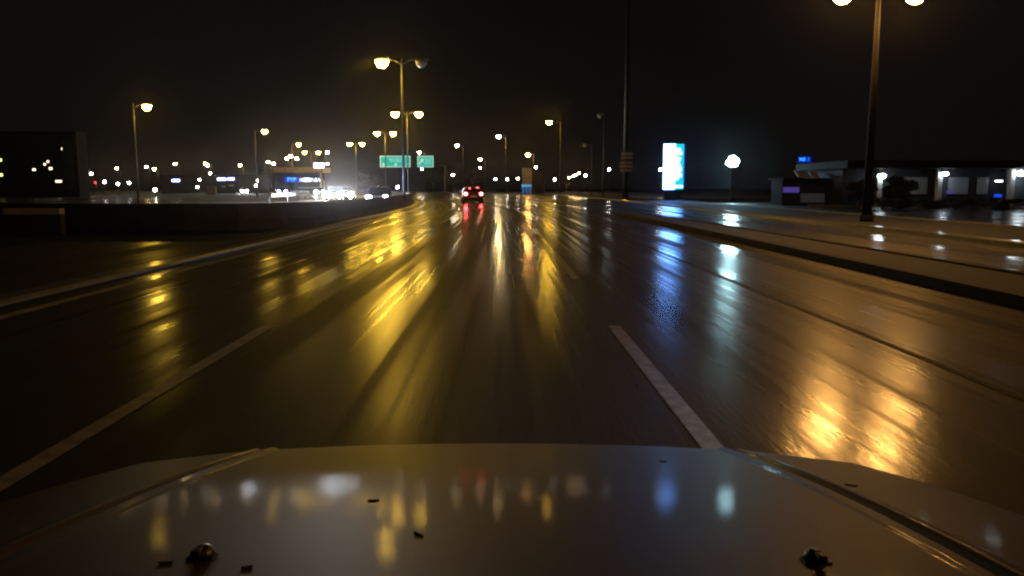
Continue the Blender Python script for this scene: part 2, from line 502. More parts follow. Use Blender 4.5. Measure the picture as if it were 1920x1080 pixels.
# gore island under the sign gantry
gx = at(835, 350, 162).x
island("gore_island", [(gx - 1.4, 150), (gx + 1.2, 150), (gx + 0.6, 170), (gx - 2.2, 170)], 0.14, M['island'], "small kerbed island under the post of the green signs")

# ------------------------------------------------------------------ street lamps
def lamp_head(root, x, y, z, ang, mat, lit=True, scale=1.0):
    """cobra-head luminaire pointing along ang (0 = +X), bowl below"""
    m = MB()
    ca, sa = math.cos(ang), math.sin(ang)
    m.box((x, y, z + 0.07 * scale), (0.78 * scale, 0.34 * scale, 0.12 * scale), ang)
    m.box((x - ca * 0.05 * scale, y - sa * 0.05 * scale, z + 0.15 * scale), (0.5 * scale, 0.24 * scale, 0.07 * scale), ang)
    h = m.build("lamp_head", M['housing'], root, bevel=0.03)
    b = MB()
    mt = Matrix.Translation((x, y, z)) @ Matrix.Rotation(ang, 4, 'Z') @ Matrix.Diagonal((0.37 * scale, 0.28 * scale, 0.42 * scale, 1))
    bmesh.ops.create_uvsphere(b.bm, u_segments=12, v_segments=8, radius=1, matrix=mt)
    for v in b.bm.verts: v.co.z = min(v.co.z, z + 0.012)
    b.build("lamp_bowl", mat if lit else M['unlit'], h, smooth=True)

def street_lamp(label, px, py, Y, side, pole_px, mat='sodium', double=False, lit=(True, True), group=None, scale=1.0, pole_mat='steel', r=0.08):
    """single- or double-armed lamp: lit head seen at (px, py), pole at pole_px, both at distance Y"""
    hp = at(px, py, Y)
    bx = at(pole_px, py, Y).x
    z = hp.z
    root = thing("street_lamp", label, "street lamp", (bx, Y, 0), 0, group)
    root_z = 0.0
    p = MB()
    p.cyl((0, 0, -0.05), (0, 0, 0.35), r * 1.9, r * 1.9, 10)
    p.cyl((0, 0, 0.35), (0, 0, z + 0.15), r * 1.3, r * 0.6, 10)
    p.build("pole", M[pole_mat], root, smooth=True)
    dx = hp.x - bx
    heads = [(dx, lit[0])]
    if double: heads.append((-dx, lit[1]))
    for d, on in heads:
        s = 1 if d > 0 else -1
        a = MB()
        a.tube([(0, 0, z - 0.25), (d * 0.35, 0, z + 0.02), (d - s * 0.3, 0, z + 0.10)], r * 0.42, 8)
        a.build("arm", M['steel'], root, smooth=True)
        lamp_head(root, d, 0, z, 0 if s > 0 else math.pi, M[mat], on, scale)
    return root

GM = "double lamps along the median"
street_lamp("nearest tall median lamp, left head lit and right head dark, above the barrier", 716, 114, 56.6, -1, 753, 'sodium', True, (True, False), GM, 1.15)
street_lamp("second double median lamp, both heads lit, pole crossing the green sign", 741, 212, 95, -1, 763, 'sodium', True, (True, True), GM, 1.15)
street_lamp("third double median lamp, twin lit heads above the left end of the green sign", 707, 249, 130, -1, 722, 'sodium', True, (True, True), GM, 1.15)
street_lamp("fourth double median lamp, twin lit heads above the bright headlights", 655, 269, 160, -1, 667, 'sodium', True, (True, True), GM, 1.15)
street_lamp("fifth double median lamp, twin lit heads over the white board", 571, 285, 196, -1, 584, 'sodium', True, (True, True), GM, 1.15)
street_lamp("farthest double median lamp, twin heads above the yellow canopy", 538, 296, 226, -1, 547, 'warm', True, (True, True), GM, 1.1)
GR = "single-arm lamps outside the right edge of the curve"
street_lamp("large single-arm lamp right of centre, yellow head left of its tall pole", 1030, 228, 145, -1, 1051, 'sodium', group=GR, scale=1.2)
street_lamp("single-arm lamp above the gap between red car and blue booth", 935, 255, 185, -1, 948, 'warm', group=GR, scale=1.2)
street_lamp("single-arm lamp directly above the red car", 857, 272, 222, -1, 868, 'warm', group=GR, scale=1.1)
street_lamp("low single-arm lamp above the tan wall and blue booth", 990, 289, 172, -1, 1001, 'sodium_hot', group=GR, scale=1.15)
street_lamp("small single-arm lamp between red car and blue booth", 900, 298, 240, -1, 909, 'warm', group=GR, scale=1.1)
street_lamp("lamp whose head shows just above the right green sign", 786, 285, 236, -1, 795, 'warm', group=GR, scale=1.1)
GL = "single-arm lamps on the far side of the opposite carriageway"
street_lamp("bright lamp at far left, head to the right of its grey pole", 275, 198, 77, 1, 250, 'sodium_low', group=GL, scale=1.1)
street_lamp("bright lamp left of the yellow canopy, tall pole with arm to the right", 496, 245, 125, 1, 478, 'sodium_low', group=GL, scale=1.1)
street_lamp("yellow lamp above the yellow canopy, arm to the right", 560, 270, 168, 1, 547, 'sodium', group=GL, scale=1.1)
far = [(503, 303, 250, 497), (513, 306, 262, 508), (545, 292, 240, 540), (597, 284, 255, 592), (614, 285, 275, 609), (450, 309, 255, 456), (385, 306, 262, 391),
       (389, 309, 250, 395), (328, 307, 270, 337), (289, 316, 262, 296), (274, 312, 285, 280), (219, 315, 300, 226), (161, 317, 255, 168)]
words = ["leftmost lamp of the pair left of the yellow canopy", "right lamp of the pair left of the yellow canopy", "lamp above the left half of the yellow canopy",
         "left lamp of the close pair above the white board", "right lamp of the close pair above the white board", "far lamp above the rightmost shop sign on the left",
         "upper of two touching far lamps between the shop signs", "lower and brighter of two touching far lamps between the shop signs", "far lamp above the leftmost blue-white shop sign",
         "right lamp of the far pair right of the red signal", "left lamp of the far pair right of the red signal", "lone far lamp between red signal and lamp pair", "far lamp just right of the dark block on the left"]
for (px, py, Y, pp), w in zip(far, words):
    street_lamp(w, px, py, Y, 1, pp, 'warm', group="far warm lamps on the left", scale=1.1, r=0.08)
big = street_lamp("huge near lamp pole at upper right with two lit heads at the frame edge", 1580, -15, 30, -1, 1648, 'sodium_hot', True, (True, True), None, 1.0, 'pole_dark', r=0.13)
added_lamp = street_lamp("added double-headed verge lamp beside the car, unseen outside the frame at right", 1580, -15, 30, -1, 1648, 'sodium_hot', True, (True, True), None, 1.0, 'pole_dark', r=0.13)
added_lamp.location = (14.2, 3.0, 0.1)  # added unseen lamp, put here to throw orange light on the right lanes
# dark, switched-off poles
street_lamp("unlit lamp pole left of the tall mast with the boards", 1125, 216, 100, -1, 1133, 'sodium', False, (False, False), "unlit lamps on the right verge", 1.0)
street_lamp("small unlit lamp pole right of the big yellow lamp", 1096, 272, 150, -1, 1110, 'sodium', False, (False, False), "unlit lamps on the right verge", 1.0)

# ------------------------------------------------------------------ tall mast with direction boards
mx = at(1172, 350, 85).x
t = thing("tall_mast", "very tall unlit grey mast rising out of the picture", "mast", (mx, 85, 0.1))
m = MB(); m.cyl((0, 0, -0.1), (0, 0, 0.5), 0.42, 0.42, 14); m.cyl((0, 0, 0.5), (0, 0, 21), 0.27, 0.16, 14)
m.build("pole", M['steel_dark'], t, smooth=True)
m = MB(); m.cyl((0, 0, 20.6), (0, 0, 20.9), 0.9, 0.9, 16); m.build("lamp_ring", M['housing'], t)
for k, (zz, wd) in enumerate(((4.75, 1.15), (4.35, 1.2), (3.85, 1.25), (3.45, 1.3), (3.05, 1.2))):
    m = MB(); m.box((0.1 - 0.02 * k, -0.33, zz), (wd, 0.05, 0.27)); m.build("direction_board", M['wall_pale'], t, bevel=0.01)

# small lamp posts with white globes, far away
def lamp_post(label, px, py, Y, mat, group, r=0.22):
    p = at(px, py, Y)
    root = thing("lamp_post", label, "lamp post", (p.x, Y, -0.05), 0, group)
    h = p.z + 0.05
    m = MB(); m.cyl((0, 0, 0), (0, 0, h), 0.06, 0.04, 8); m.cyl((0, 0, h - 0.34), (0, 0, h - 0.2), 0.04, 0.1, 8)
    m.build("pole", M['steel_dark'], root)
    m = MB(); m.ball((0, 0, h), r, 10, 7); m.build("globe", M[mat], root, smooth=True)
G1 = "white globe lamps on the far centre skyline"
posts = [(849, 328, 215, "white globe lamp just left of the red car's roof"), (900, 315, 262, "white globe lamp under the small single-arm lamp"), (929, 336, 225, "white globe lamp right of the red car"),
         (951, 336, 232, "white globe lamp midway between red car and tan wall"), (971, 335, 228, "white globe lamp touching the left side of the tan wall"), (1005, 314, 230, "white globe lamp over the right end of the tan wall"),
         (1040, 336, 210, "white globe lamp right of the tan wall"), (1098, 329, 200, "white globe lamp at the right end of the row of yellow lamps"), (1142, 318, 190, "white globe lamp between the two unlit poles"),
         (1238, 318, 150, "white globe lamp just left of the glowing price totem")]
for px, py, Y, w in posts: lamp_post(w, px, py, Y, 'whitelamp', G1)
rows = [(1086, 324.5, 215), (1080, 328, 240), (1075, 330, 262), (1067, 333.5, 300)]
for i, (px, py, Y) in enumerate(rows):
    lamp_post(["nearest and highest", "second", "third", "farthest and faintest"][i] + " lamp of the short receding row of yellow lamps", px, py, Y, 'warm', "receding row of yellow lamps", 0.2)
G2 = "white globe lamps among the dark blocks on the left"
posts = [(171, 326, 160, "white globe lamp above the red signal at left"), (196, 341, 150, "white globe lamp just right of the red signal"), (221, 345, 150, "white globe lamp under the lone far lamp"), (242, 343, 165, "white globe lamp under the far lamp pair"),
         (291, 356, 120, "low white globe lamp left of the blue-white signs"), (394, 325, 220, "white globe lamp under the touching lamp pair"), (374, 337, 200, "white globe lamp left of the rusty panel"), (370, 351, 180, "dim low globe lamp beside the rusty panel"),
         (482, 339, 190, "white globe lamp left of the yellow canopy"), (480, 348, 170, "lower white globe lamp left of the yellow canopy"), (612, 318, 185, "white globe lamp at the right end of the yellow canopy"), (614, 307, 200, "white globe lamp right of the white lit board"),
         (746, 312, 210, "white globe lamp at the lower edge of the left green sign"), (791, 317, 215, "white globe lamp under the right green sign"), (717, 294, 214, "white globe lamp at the left end of the left green sign"), (745, 351, 150, "warm globe lamp behind the barrier, left of the green sign's pole")]
for px, py, Y, w in posts: lamp_post(w, px, py, Y, 'whitelamp', G2, 0.2)

# ------------------------------------------------------------------ green overhead signs on a cantilever gantry
YG = 162.0
gp = at(835, 350, YG)
gan = thing("sign_gantry", "grey cantilever gantry carrying the two green signs over the road", "gantry", (gp.x, YG, 0.1))
s1a, s1b = at(713, 292.5, YG), at(770, 313.5, YG)
s2a, s2b = at(783, 292.5, YG), at(813, 313.5, YG)
ztop = at(835, 311, YG).z
m = MB(); m.cyl((0, 0, -0.1), (0, 0, ztop), 0.30, 0.22, 12); m.box((0, 0, 0.0), (1.0, 1.0, 0.25)); m.build("post", M['steel'], gan)
m = MB()
for zz in (ztop - 0.1, ztop + 0.75):
    m.box(((s1a.x - gp.x) / 2, 0, zz), (abs(s1a.x - gp.x), 0.22, 0.2))
for k in range(9):
    x0 = (s1a.x - gp.x) * (k + 0.5) / 9
    m.box((x0, 0, ztop + 0.32), (0.1, 0.14, 0.7))
m.build("beam", M['steel'], gan)

def road_sign(name, label, a, b, arrows, lines):
    w, h = b.x - a.x, a.z - b.z
    c = Vector(((a.x + b.x) / 2, YG - 0.35, (a.z + b.z) / 2))
    r = thing(name, label, "road sign", c)
    m = MB(); m.box((0, 0.05, 0), (w + 0.1, 0.08, h + 0.1)); m.build("back_panel", M['signback'], r, bevel=0.02)
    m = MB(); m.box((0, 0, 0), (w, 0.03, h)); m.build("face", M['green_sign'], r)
    m = MB(); e = 0.12
    for sx in (-1, 1): m.box((sx * (w / 2 - e / 2), -0.03, 0), (e, 0.02, h))
    for sz in (-1, 1): m.box((0, -0.03, sz * (h / 2 - e / 2)), (w - 2 * e, 0.02, e))
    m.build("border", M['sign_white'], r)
    for kind, ax, az, s in arrows:
        m = MB()
        if kind == 'down': poly = [(-0.09, 0.35), (0.09, 0.35), (0.09, -0.02), (0.34, -0.02), (0, -0.40), (-0.34, -0.02), (-0.09, -0.02)]
        else: poly = [(-0.62, -0.50), (-0.45, -0.66), (0.22, 0.02), (0.42, -0.2), (0.58, 0.6), (-0.22, 0.42), (0.03, 0.2)]
        m.prism([(ax + p * s, az + q * s) for p, q in poly], lambda p, q, d: (p, d, q), -0.04, -0.02)
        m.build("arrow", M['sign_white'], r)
    rnd = random.Random(len(label))
    m = MB()
    for lx, lz, lw, lh in lines:                            # the lettering is only legible as strokes of letter height
        x = lx - lw / 2
        while x < lx + lw / 2:
            cw = lh * rnd.uniform(0.45, 0.75)
            m.box((x + lh * 0.08, -0.03, lz), (lh * 0.16, 0.02, lh))
            k = rnd.randint(0, 2)
            m.box((x + cw * 0.45, -0.03, lz + (lh * 0.42 if k != 1 else 0)), (cw * 0.55, 0.02, lh * 0.15))
            if k: m.box((x + cw * 0.45, -0.03, lz - lh * 0.42), (cw * 0.55, 0.02, lh * 0.15))
            x += cw + lh * 0.28
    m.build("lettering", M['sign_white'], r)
    return r
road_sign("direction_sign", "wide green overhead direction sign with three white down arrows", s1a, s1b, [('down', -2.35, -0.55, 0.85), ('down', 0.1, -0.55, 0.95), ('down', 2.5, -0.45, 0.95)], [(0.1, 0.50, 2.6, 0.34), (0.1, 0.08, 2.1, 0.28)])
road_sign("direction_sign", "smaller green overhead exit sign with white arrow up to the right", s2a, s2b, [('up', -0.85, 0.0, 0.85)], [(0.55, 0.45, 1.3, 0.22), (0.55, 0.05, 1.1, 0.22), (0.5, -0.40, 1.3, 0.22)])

# ------------------------------------------------------------------ vehicles
def loft(stations, ring):
    bm = bmesh.new(); rs = []
    for st in stations: rs.append([bm.verts.new(p) for p in ring(st)])
    n = len(rs[0])
    for a, b in zip(rs, rs[1:]):
        for i in range(n): bm.faces.new((a[i], a[(i + 1) % n], b[(i + 1) % n], b[i]))
    bm.faces.new(rs[0]); bm.faces.new(list(reversed(rs[-1])))
    m = MB(); m.bm.free(); m.bm = bm
    return m

def make_car(label, loc, rz, paint, front=None, rear=None, group=None, name="car", tall=0.0, big=1.0):
    """a hatchback; its nose points to +Y before rz"""
    r = thing(name, label, "car", loc, rz, group)
    st = [(-2.12, .72, .38, .80), (-2.05, .80, .26, .98), (-1.75, .86, .22, 1.02), (-0.9, .88, .2, 1.02), (0.9, .88, .2, .98), (1.55, .85, .2, .90), (1.95, .78, .24, .78), (2.12, .64, .34, .62)]
    def ring(s):
        y, w, zb, zt = s
        p = [(w * .90, zb), (w, zb + .16), (w * 1.01, (zb + zt) / 2), (w * .97, zt - .10), (w * .86, zt)]
        return [(a, y, b) for a, b in p] + [(-a, y, b) for a, b in reversed(p)]
    m = loft(st, ring)
    T = 1.46 + tall
    roof = [(-1.55, .60, T - .10), (-1.3, .64, T - .02), (-0.6, .66, T), (0.0, .65, T - .01), (0.3, .62, T - .06)]
    m2 = loft(roof, lambda s: [(s[1], s[0], s[2] - .05), (s[1] * .9, s[0], s[2]), (-s[1] * .9, s[0], s[2]), (-s[1], s[0], s[2] - .05)])
    tmp = bpy.data.meshes.new("t"); m2.bm.to_mesh(tmp); m.bm.from_mesh(tmp); m2.bm.free(); bpy.data.meshes.remove(tmp)
    for s in (-1, 1):                                      # pillars
        m.cyl((s * .76, -1.95, 1.0), (s * .60, -1.5, T - .1), .05, .05, 6)
        m.cyl((s * .78, 1.05, .97), (s * .62, .3, T - .08), .04, .04, 6)
        m.cyl((s * .79, -.45, 1.0), (s * .65, -.45, T - .04), .04, .04, 6)
    m.build("body", paint, r, smooth=False, bevel=0.03)
    gl = loft([(0, 1.0), (1, T - .08)], lambda s: [(.77, 1.02, s[1]), (-.77, 1.02, s[1]), (-.77, -1.93, s[1]), (.77, -1.93, s[1])] if s[0] == 0 else [(.61, .28, s[1]), (-.61, .28, s[1]), (-.61, -1.48, s[1]), (.61, -1.48, s[1])])
    gl.build("windows", M['glass'], r)
    for sx in (-1, 1):
        for y in (-1.32, 1.32):
            w = MB(); w.cyl((sx * .70, y, .31), (sx * .90, y, .31), .31, .31, 18); wo = w.build("wheel", M['rubber'], r, bevel=0.02)
            w = MB(); w.cyl((sx * .895, y, .31), (sx * .915, y, .31), .20, .19, 12); w.build("rim", M['rim'], wo)
        hl = MB(); hl.ball((sx * .58, 2.03, .68), (.19 * big, .12 * big, .14 * big), 10, 7); hl.build("headlight", front or M['glass'], r, smooth=True)
        if front:
            fg = MB(); fg.ball((sx * .56, 2.10, .40), (.12 * big, .08, .08 * big), 10, 7); fg.build("fog_lamp", front, r, smooth=True)
        tl = MB(); tl.box((sx * .66, -2.10, .82), (.20, .10, .20)); tl.build("tail_light", rear or M['tail_small'] if rear else M['car_red'], r, bevel=0.03)
        mi = MB(); mi.box((sx * .97, .75, 1.02), (.18, .10, .13)); mi.build("mirror", paint, r, bevel=0.03)
    p = MB(); p.box((0, -2.125, .62), (.52, .02, .12)); p.build("number_plate", M['plate'], r)
    p = MB(); p.box((0, 2.125, .45), (.52, .02, .12)); p.build("number_plate", M['plate'], r)
    b = MB(); b.box((0, -2.10, .40), (1.4, .12, .16)); b.build("rear_bumper", M['blackplastic'], r, bevel=0.03)
    g_ = MB(); g_.box((0, 2.10, .56), (.72, .06, .10)); g_.build("grille", M['blackplastic'], r, bevel=0.01)
    return r

ca = make_car("dark red hatchback ahead with glowing tail lights", at(885, 378, 72).xy.to_3d(), bend_dir(72), M['car_red'], None, M['tail'])
b = MB(); b.box((0.38, -1.56, 1.36), (.22, .04, .05)); b.build("brake_light", M['tail_small'], ca)
b = MB(); b.box((-0.30, -1.66, 1.30), (.10, .04, .10)); b.build("window_reflector", M['tail_small'], ca)
GO = "oncoming cars with headlights on"
def oncoming(px, Y, label, mat, paint, big=1.0):
    p = at(px, 360, Y)
    make_car(label, (p.x, Y, 0), math.pi + bend_dir(Y), paint, mat, None, GO, big=big)
oncoming(628, 88, "left one of the two dazzling oncoming cars behind the barrier", M['head_hot'], M['car_blue'], 1.25)
oncoming(649, 91, "right one of the two dazzling oncoming cars behind the barrier", M['head_hot'], M['car_grey'], 1.25)
oncoming(598, 132, "oncoming car just left of the dazzling pair, in front of the canopy post", M['head'], M['car_grey'])
oncoming(528, 150, "oncoming car with bluish headlights under the blue letters", M['head_blue'], M['car_blue'])
oncoming(456, 190, "far oncoming car with white headlights left of the canopy", M['head'], M['car_grey'])
oncoming(712, 58, "oncoming car half hidden by the barrier near the lamp pole", M['head_blue'], M['car_blue'])

# the car we ride in: bonnet, wings, washer nozzles
CX = -0.03
M['bonnet'] = plain("silver_beige_car_paint", (0.026, 0.020, 0.014), 0.5, 0.05, 0.05, 30, 0.10)
M['bonnet'].node_tree.nodes['Principled BSDF'].inputs['Specular IOR Level'].default_value = 0.075
M['bonnet'].node_tree.nodes['Principled BSDF'].inputs['Specular Tint'].default_value = (1.0, 0.86, 0.70, 1)
_nt = M['bonnet'].node_tree; _b = _nt.nodes['Principled BSDF']
_b.inputs['Coat Roughness'].default_value = 0.07
_tn = _nt.nodes.new("ShaderNodeTexNoise"); _tn.inputs["Scale"].default_value = 260; _tn.inputs["Detail"].default_value = 2
_tc = _nt.nodes.new("ShaderNodeTexCoord"); _nt.links.new(_tc.outputs["Object"], _tn.inputs["Vector"])
_bp = _nt.nodes.new("ShaderNodeBump"); _bp.inputs["Strength"].default_value = 0.05; _bp.inputs["Distance"].default_value = 0.002
_nt.links.new(_tn.outputs["Fac"], _bp.inputs["Height"]); _nt.links.new(_bp.outputs[0], _b.inputs["Coat Normal"]); _nt.links.new(_bp.outputs[0], _b.inputs["Normal"])
_dn = _nt.nodes.new("ShaderNodeTexNoise"); _dn.inputs["Scale"].default_value = 9; _dn.inputs["Detail"].default_value = 7; _dn.inputs["Roughness"].default_value = 0.7
_nt.links.new(_tc.outputs["Object"], _dn.inputs["Vector"])
_dm = _nt.nodes.new("ShaderNodeMapRange")                 # dried road film dulls the lacquer in patches
_dm.inputs["From Min"].default_value = .35; _dm.inputs["From Max"].default_value = .65; _dm.inputs["To Min"].default_value = .03; _dm.inputs["To Max"].default_value = .085
_nt.links.new(_dn.outputs["Fac"], _dm.inputs["Value"]); _nt.links.new(_dm.outputs[0], _b.inputs["Coat Weight"])
def bonnet_z(x, y):
    a = abs(x - CX)
    t = (y - .6) / .95
    z = .985 - .10 * t - .055 * t * t - .012 * (a / .5) ** 2
    lim = 1.70 - .07 * (a / .8) ** 2
    if y > lim: z -= .9 * (y - lim) ** 2 * 4
    edge = .55 - .045 * max(0, min(1, t))
    if a > edge:
        q = a - edge
        z -= .01 * q + .13 * q * q
        if q > .24: z -= 2.4 * (q - .24) ** 2
    return z
def edge_at(y): return .55 - .045 * max(0, min(1, (y - .6) / .95))
own = thing("own_car", "silver beige car seen from inside, its wet bonnet filling the foreground", "car", (CX, 0, 0))
def patch(name, sfn, rows, cols, mat):
    bm = bmesh.new(); gr = []
    for i in range(rows + 1):
        gr.append([bm.verts.new(sfn(i / rows, j / cols)) for j in range(cols + 1)])
    for i in range(rows):
        for j in range(cols): bm.faces.new((gr[i][j], gr[i][j + 1], gr[i + 1][j + 1], gr[i + 1][j]))
    bmesh.ops.recalc_face_normals(bm, faces=bm.faces[:])
    if sum(f.normal.z for f in bm.faces) < 0: bmesh.ops.reverse_faces(bm, faces=bm.faces[:])
    me = bpy.data.meshes.new(name); bm.to_mesh(me); bm.free()
    for p in me.polygons: p.use_smooth = True
    me.materials.append(mat)
    o = bpy.data.objects.new(name, me); COL.objects.link(o); o.parent = own
    return o
GAP = .010
def bonnet_pt(s, v):
    y = .52 + 1.43 * s
    e = edge_at(y) - GAP / 2
    a = (v * 2 - 1)
    x = a * e
    z = bonnet_z(x + CX, y)
    d = e - abs(x)
    if d < .022: z += .006 * math.sin(math.pi * min(1, d / .022)) - (.012 * (1 - d / .012) ** 2 if d < .012 else 0)   # raised shoulder, then the rolled edge
    return (x, y, z)
patch("bonnet", bonnet_pt, 40, 90, M['bonnet'])
for s in (-1, 1):
    def wing_pt(i, v, s=s):
        y = .35 + 1.55 * i
        e = edge_at(y) + GAP / 2
        q = v * .40
        x = s * (e + q)
        z = bonnet_z(x + CX, y) + (.005 * math.sin(math.pi * q / .03) if q < .03 else 0) - (.014 * (1 - q / .010) ** 2 if q < .010 else 0)
        if v > .995: z = .55
        return (x, y, z)
    patch("wing", wing_pt, 36, 60, M['bonnet'])
    nx, ny = (-.335, .83) if s < 0 else (.325, .82)
    nx -= CX
    nz = bonnet_z(nx + CX, ny)
    n = MB()
    n.ball((nx, ny, nz + .003), (.012, .014, .010), 16, 10)
    n.box((nx, ny - .004, nz + .001), (.030, .018, .005))
    n.box((nx, ny - .018, nz + .012), (.010, .012, .008))
    n.build("washer_nozzle", M['blackplastic'], own, smooth=False, bevel=0.002)
    h = MB(); h.box((s * .62, 1.80, .62), (.30, .10, .16)); h.build("headlight", M['glass'], own, bevel=0.03)
for s in (-1, 1):                                          # the dipped beams that light the lane paint ahead
    ld = bpy.data.lights.new("dipped_beam", 'SPOT'); ld.energy = 1700; ld.color = (0.72, 0.84, 1.0)
    ld.spot_size = R(70); ld.spot_blend = 0.9; ld.shadow_soft_size = 0.06
    lo_ = bpy.data.objects.new("dipped_beam", ld); COL.objects.link(lo_); lo_.parent = own
    lo_.location = (s * .62, 1.90, .62); lo_.rotation_euler = (R(86), 0, R(-5))
f = MB(); f.box((0, 1.93, .45), (1.55, .18, .40)); f.box((0, 1.86, .22), (1.5, .2, .12)); f.build("front_bumper", M['bonnet'], own, bevel=0.05)
c = MB(); c.box((0, .38, .90), (1.25, .26, .05)); c.build("windscreen_cowl", M['blackplastic'], own, bevel=0.01)

# wet debris lying on the bonnet
rnd = random.Random(3)
def debris(px, py, label, rot, L_=.012):
    L_ *= .75
    best = None
    for k in range(200):
        Y = .55 + k * .007
        p = at(px, py, Y)
        d = p.z - bonnet_z(p.x, Y)
        if best is None or abs(d) < best[0]: best = (abs(d), p)
    p = best[1]
    z = bonnet_z(p.x, p.y)
    bm = bmesh.new()
    pts = [(-1, 0), (-.5, .32), (.1, .4), (.6, .22), (1, 0), (.5, -.28), (-.1, -.34), (-.6, -.2)]
    lo = [bm.verts.new((a * L_, b_ * L_, .0006 + .0015 * abs(a))) for a, b_ in pts]
    hi = [bm.verts.new((a * L_, b_ * L_, .0018 + .0022 * abs(a))) for a, b_ in pts]
    bm.faces.new(lo); bm.faces.new(list(reversed(hi)))
    for i in range(8): bm.faces.new((lo[i], hi[i], hi[(i + 1) % 8], lo[(i + 1) % 8]))
    m = MB(); m.bm.free(); m.bm = bm
    o = m.build("fallen_leaf", M['bark'], None)
    o.location = (p.x, p.y, z - .0016); o.rotation_euler = (R(-8), 0, rot)
    tag(o, label, "leaf", "bits of wet leaf on the bonnet")
debris(785, 1005, "curled leaf scrap in the middle of the bonnet", 2.4)
debris(700, 940, "flat leaf scrap above the middle of the bonnet, left of the yellow reflections", .1, .011)
debris(710, 881, "tiny leaf scrap near the front edge, right of the white reflections", .2, .009)
debris(310, 1058, "dark leaf scrap below the left washer nozzle", .1, .010)
debris(463, 1066, "dark leaf scrap at the bottom edge right of the left washer nozzle", .3, .008)
debris(1243, 866, "small leaf scrap on the blue reflection near the front edge", -.5, .009)
debris(1438, 902, "small leaf scrap left of the right bonnet gap", -.4, .010)
debris(1596, 911, "pale leaf scrap caught in the right bonnet gap", -.5, .013)
debris(1065, 884, "tiny leaf scrap near the front edge, right of centre", .3, .007)

# ------------------------------------------------------------------ price totem, floodlight, blue sign
YT = 80.0
ta, tb = at(1245, 270, YT), at(1280.5, 355, YT)
tw, th = tb.x - ta.x, ta.z - tb.z
tc_ = Vector(((ta.x + tb.x) / 2, YT, 0.1))
tot = thing("price_totem", "tall glowing white and blue price totem at the right roadside", "totem sign", tc_)
zc = (ta.z + tb.z) / 2 - 0.1
m = MB(); m.box((0, .22, zc), (tw + .10, .36, th + .10)); m.build("casing", M['navy'], tot, bevel=0.05)
m = MB(); m.box((0, .22, (tb.z - .1) / 2 - 0.05), (tw * .8, .3, tb.z - .0)); m.build("plinth", M['wall_dark'], tot)
m = MB(); m.box((-tw * .21, 0, zc), (tw * .58, .06, th)); m.build("white_face", M['totem_white'], tot, bevel=0.03)
m = MB(); m.box((tw * .29, 0, zc), (tw * .42, .05, th)); m.build("cyan_face", M['totem_cyan'], tot, bevel=0.02)
rnd = random.Random(5)
zz = th * .5 - .42
while zz > -th * .5 + 1.0:                                   # uneven lit rows
    w_ = tw * rnd.uniform(.10, .33); hh = rnd.uniform(.12, .30)
    m = MB(); m.box((tw * .08 + w_ / 2, -.035, zc + zz - hh / 2), (w_, .03, hh)); m.build("price_row", M['totem_white'], tot)
    zz -= hh + rnd.choice((0.0, .02, .09))
m = MB(); m.box((tw * .08 + tw * .19, -.035, zc - th * .5 + .28), (tw * .38, .03, .20)); m.build("price_row", M['totem_white'], tot)
m = MB(); m.box((tw * .5 + .035, .1, zc), (.05, .3, th * .97)); m.build("blue_edge", M['totem_blue'], tot)

p = at(1373, 303, 75)
fl = thing("floodlight", "dazzling bluish-white floodlight on a pole right of the totem", "floodlight", (p.x, 75, 0))
m = MB(); m.cyl((0, 0.12, -.05), (0, .12, p.z + .3), .09, .07, 10); m.box((0, .1, p.z + .2), (1.1, .08, .08)); m.build("pole", M['steel_dark'], fl)
m = MB(); m.cyl((0, .16, p.z), (0, -.04, p.z), .42, .60, 18); hs = m.build("lamp_case", M['housing'], fl, bevel=0.02)
m = MB()
m.cyl((0, -.05, p.z), (0, -.08, p.z), .36, .36, 16)
m.build("lens", M['flood'], hs)
for k, (dx, dz, q) in enumerate(((-.40, -.10, .17), (.42, .08, .20), (.12, .38, .13), (-.16, .34, .12), (.30, -.28, .13), (-.20, -.30, .12))):
    m = MB(); m.cyl((dx, -.05, p.z + dz), (dx, -.09, p.z + dz), q, q * .9, 12); m.build("glare_disc", M['flood'], hs)  # added glowing discs that make the lamp's outline ragged like glare

p = at(1508.5, 299, 90)
sg = thing("led_sign", "small deep blue lit sign with pale glyphs on a post at right", "sign", (p.x, 90, 0))
m = MB(); m.cyl((0, .1, -.05), (0, .1, p.z), .06, .06, 8); m.build("post", M['steel_dark'], sg)
m = MB(); m.box((0, .03, p.z), (1.45, .12, .72)); cs = m.build("case", M['navy'], sg, bevel=0.02)
m = MB(); m.box((0, -.04, p.z), (1.35, .02, .62)); m.build("panel", M['blue_lit'], cs)
text_mesh("N5", .52, M['cyan_glyph'], "glyphs", cs, (-.25, -.06, p.z), (R(90), 0, 0))
text_mesh("3", .50, M['blue_roof'], "digit", cs, (.42, -.06, p.z), (R(90), 0, 0))

# ------------------------------------------------------------------ canopy with lit letters on the left (toll / filling station)
YC = 165.0
ca_, cb_ = at(513, 313, YC), at(604, 354, YC)
ox = (ca_.x + cb_.x) / 2
W = cb_.x - ca_.x
st = thing("canopy_station", "flat yellow canopy building with blue letters and white symbols on its dark front", "building", (ox, YC, 0))
ztop = at(550, 313.5, YC).z; zf = at(550, 323, YC).z
m = MB(); m.box((0, 4, (ztop + zf) / 2), (W, 8, ztop - zf))
for k in range(int(W / .42)):
    m.box((-W / 2 + .2 + k * .42, -.03, (ztop + zf) / 2), (.10, .08, ztop - zf - .05))
m.build("roof_fascia", M['canopy'], st)
m = MB(); m.box((W / 2 - .22, .2, zf / 2), (.36, .36, zf)); m.build("post", M['canopy'], st)
m = MB(); m.box((-W / 2 + .3, .2, zf / 2), (.3, .3, zf)); m.build("post", M['steel_dark'], st)
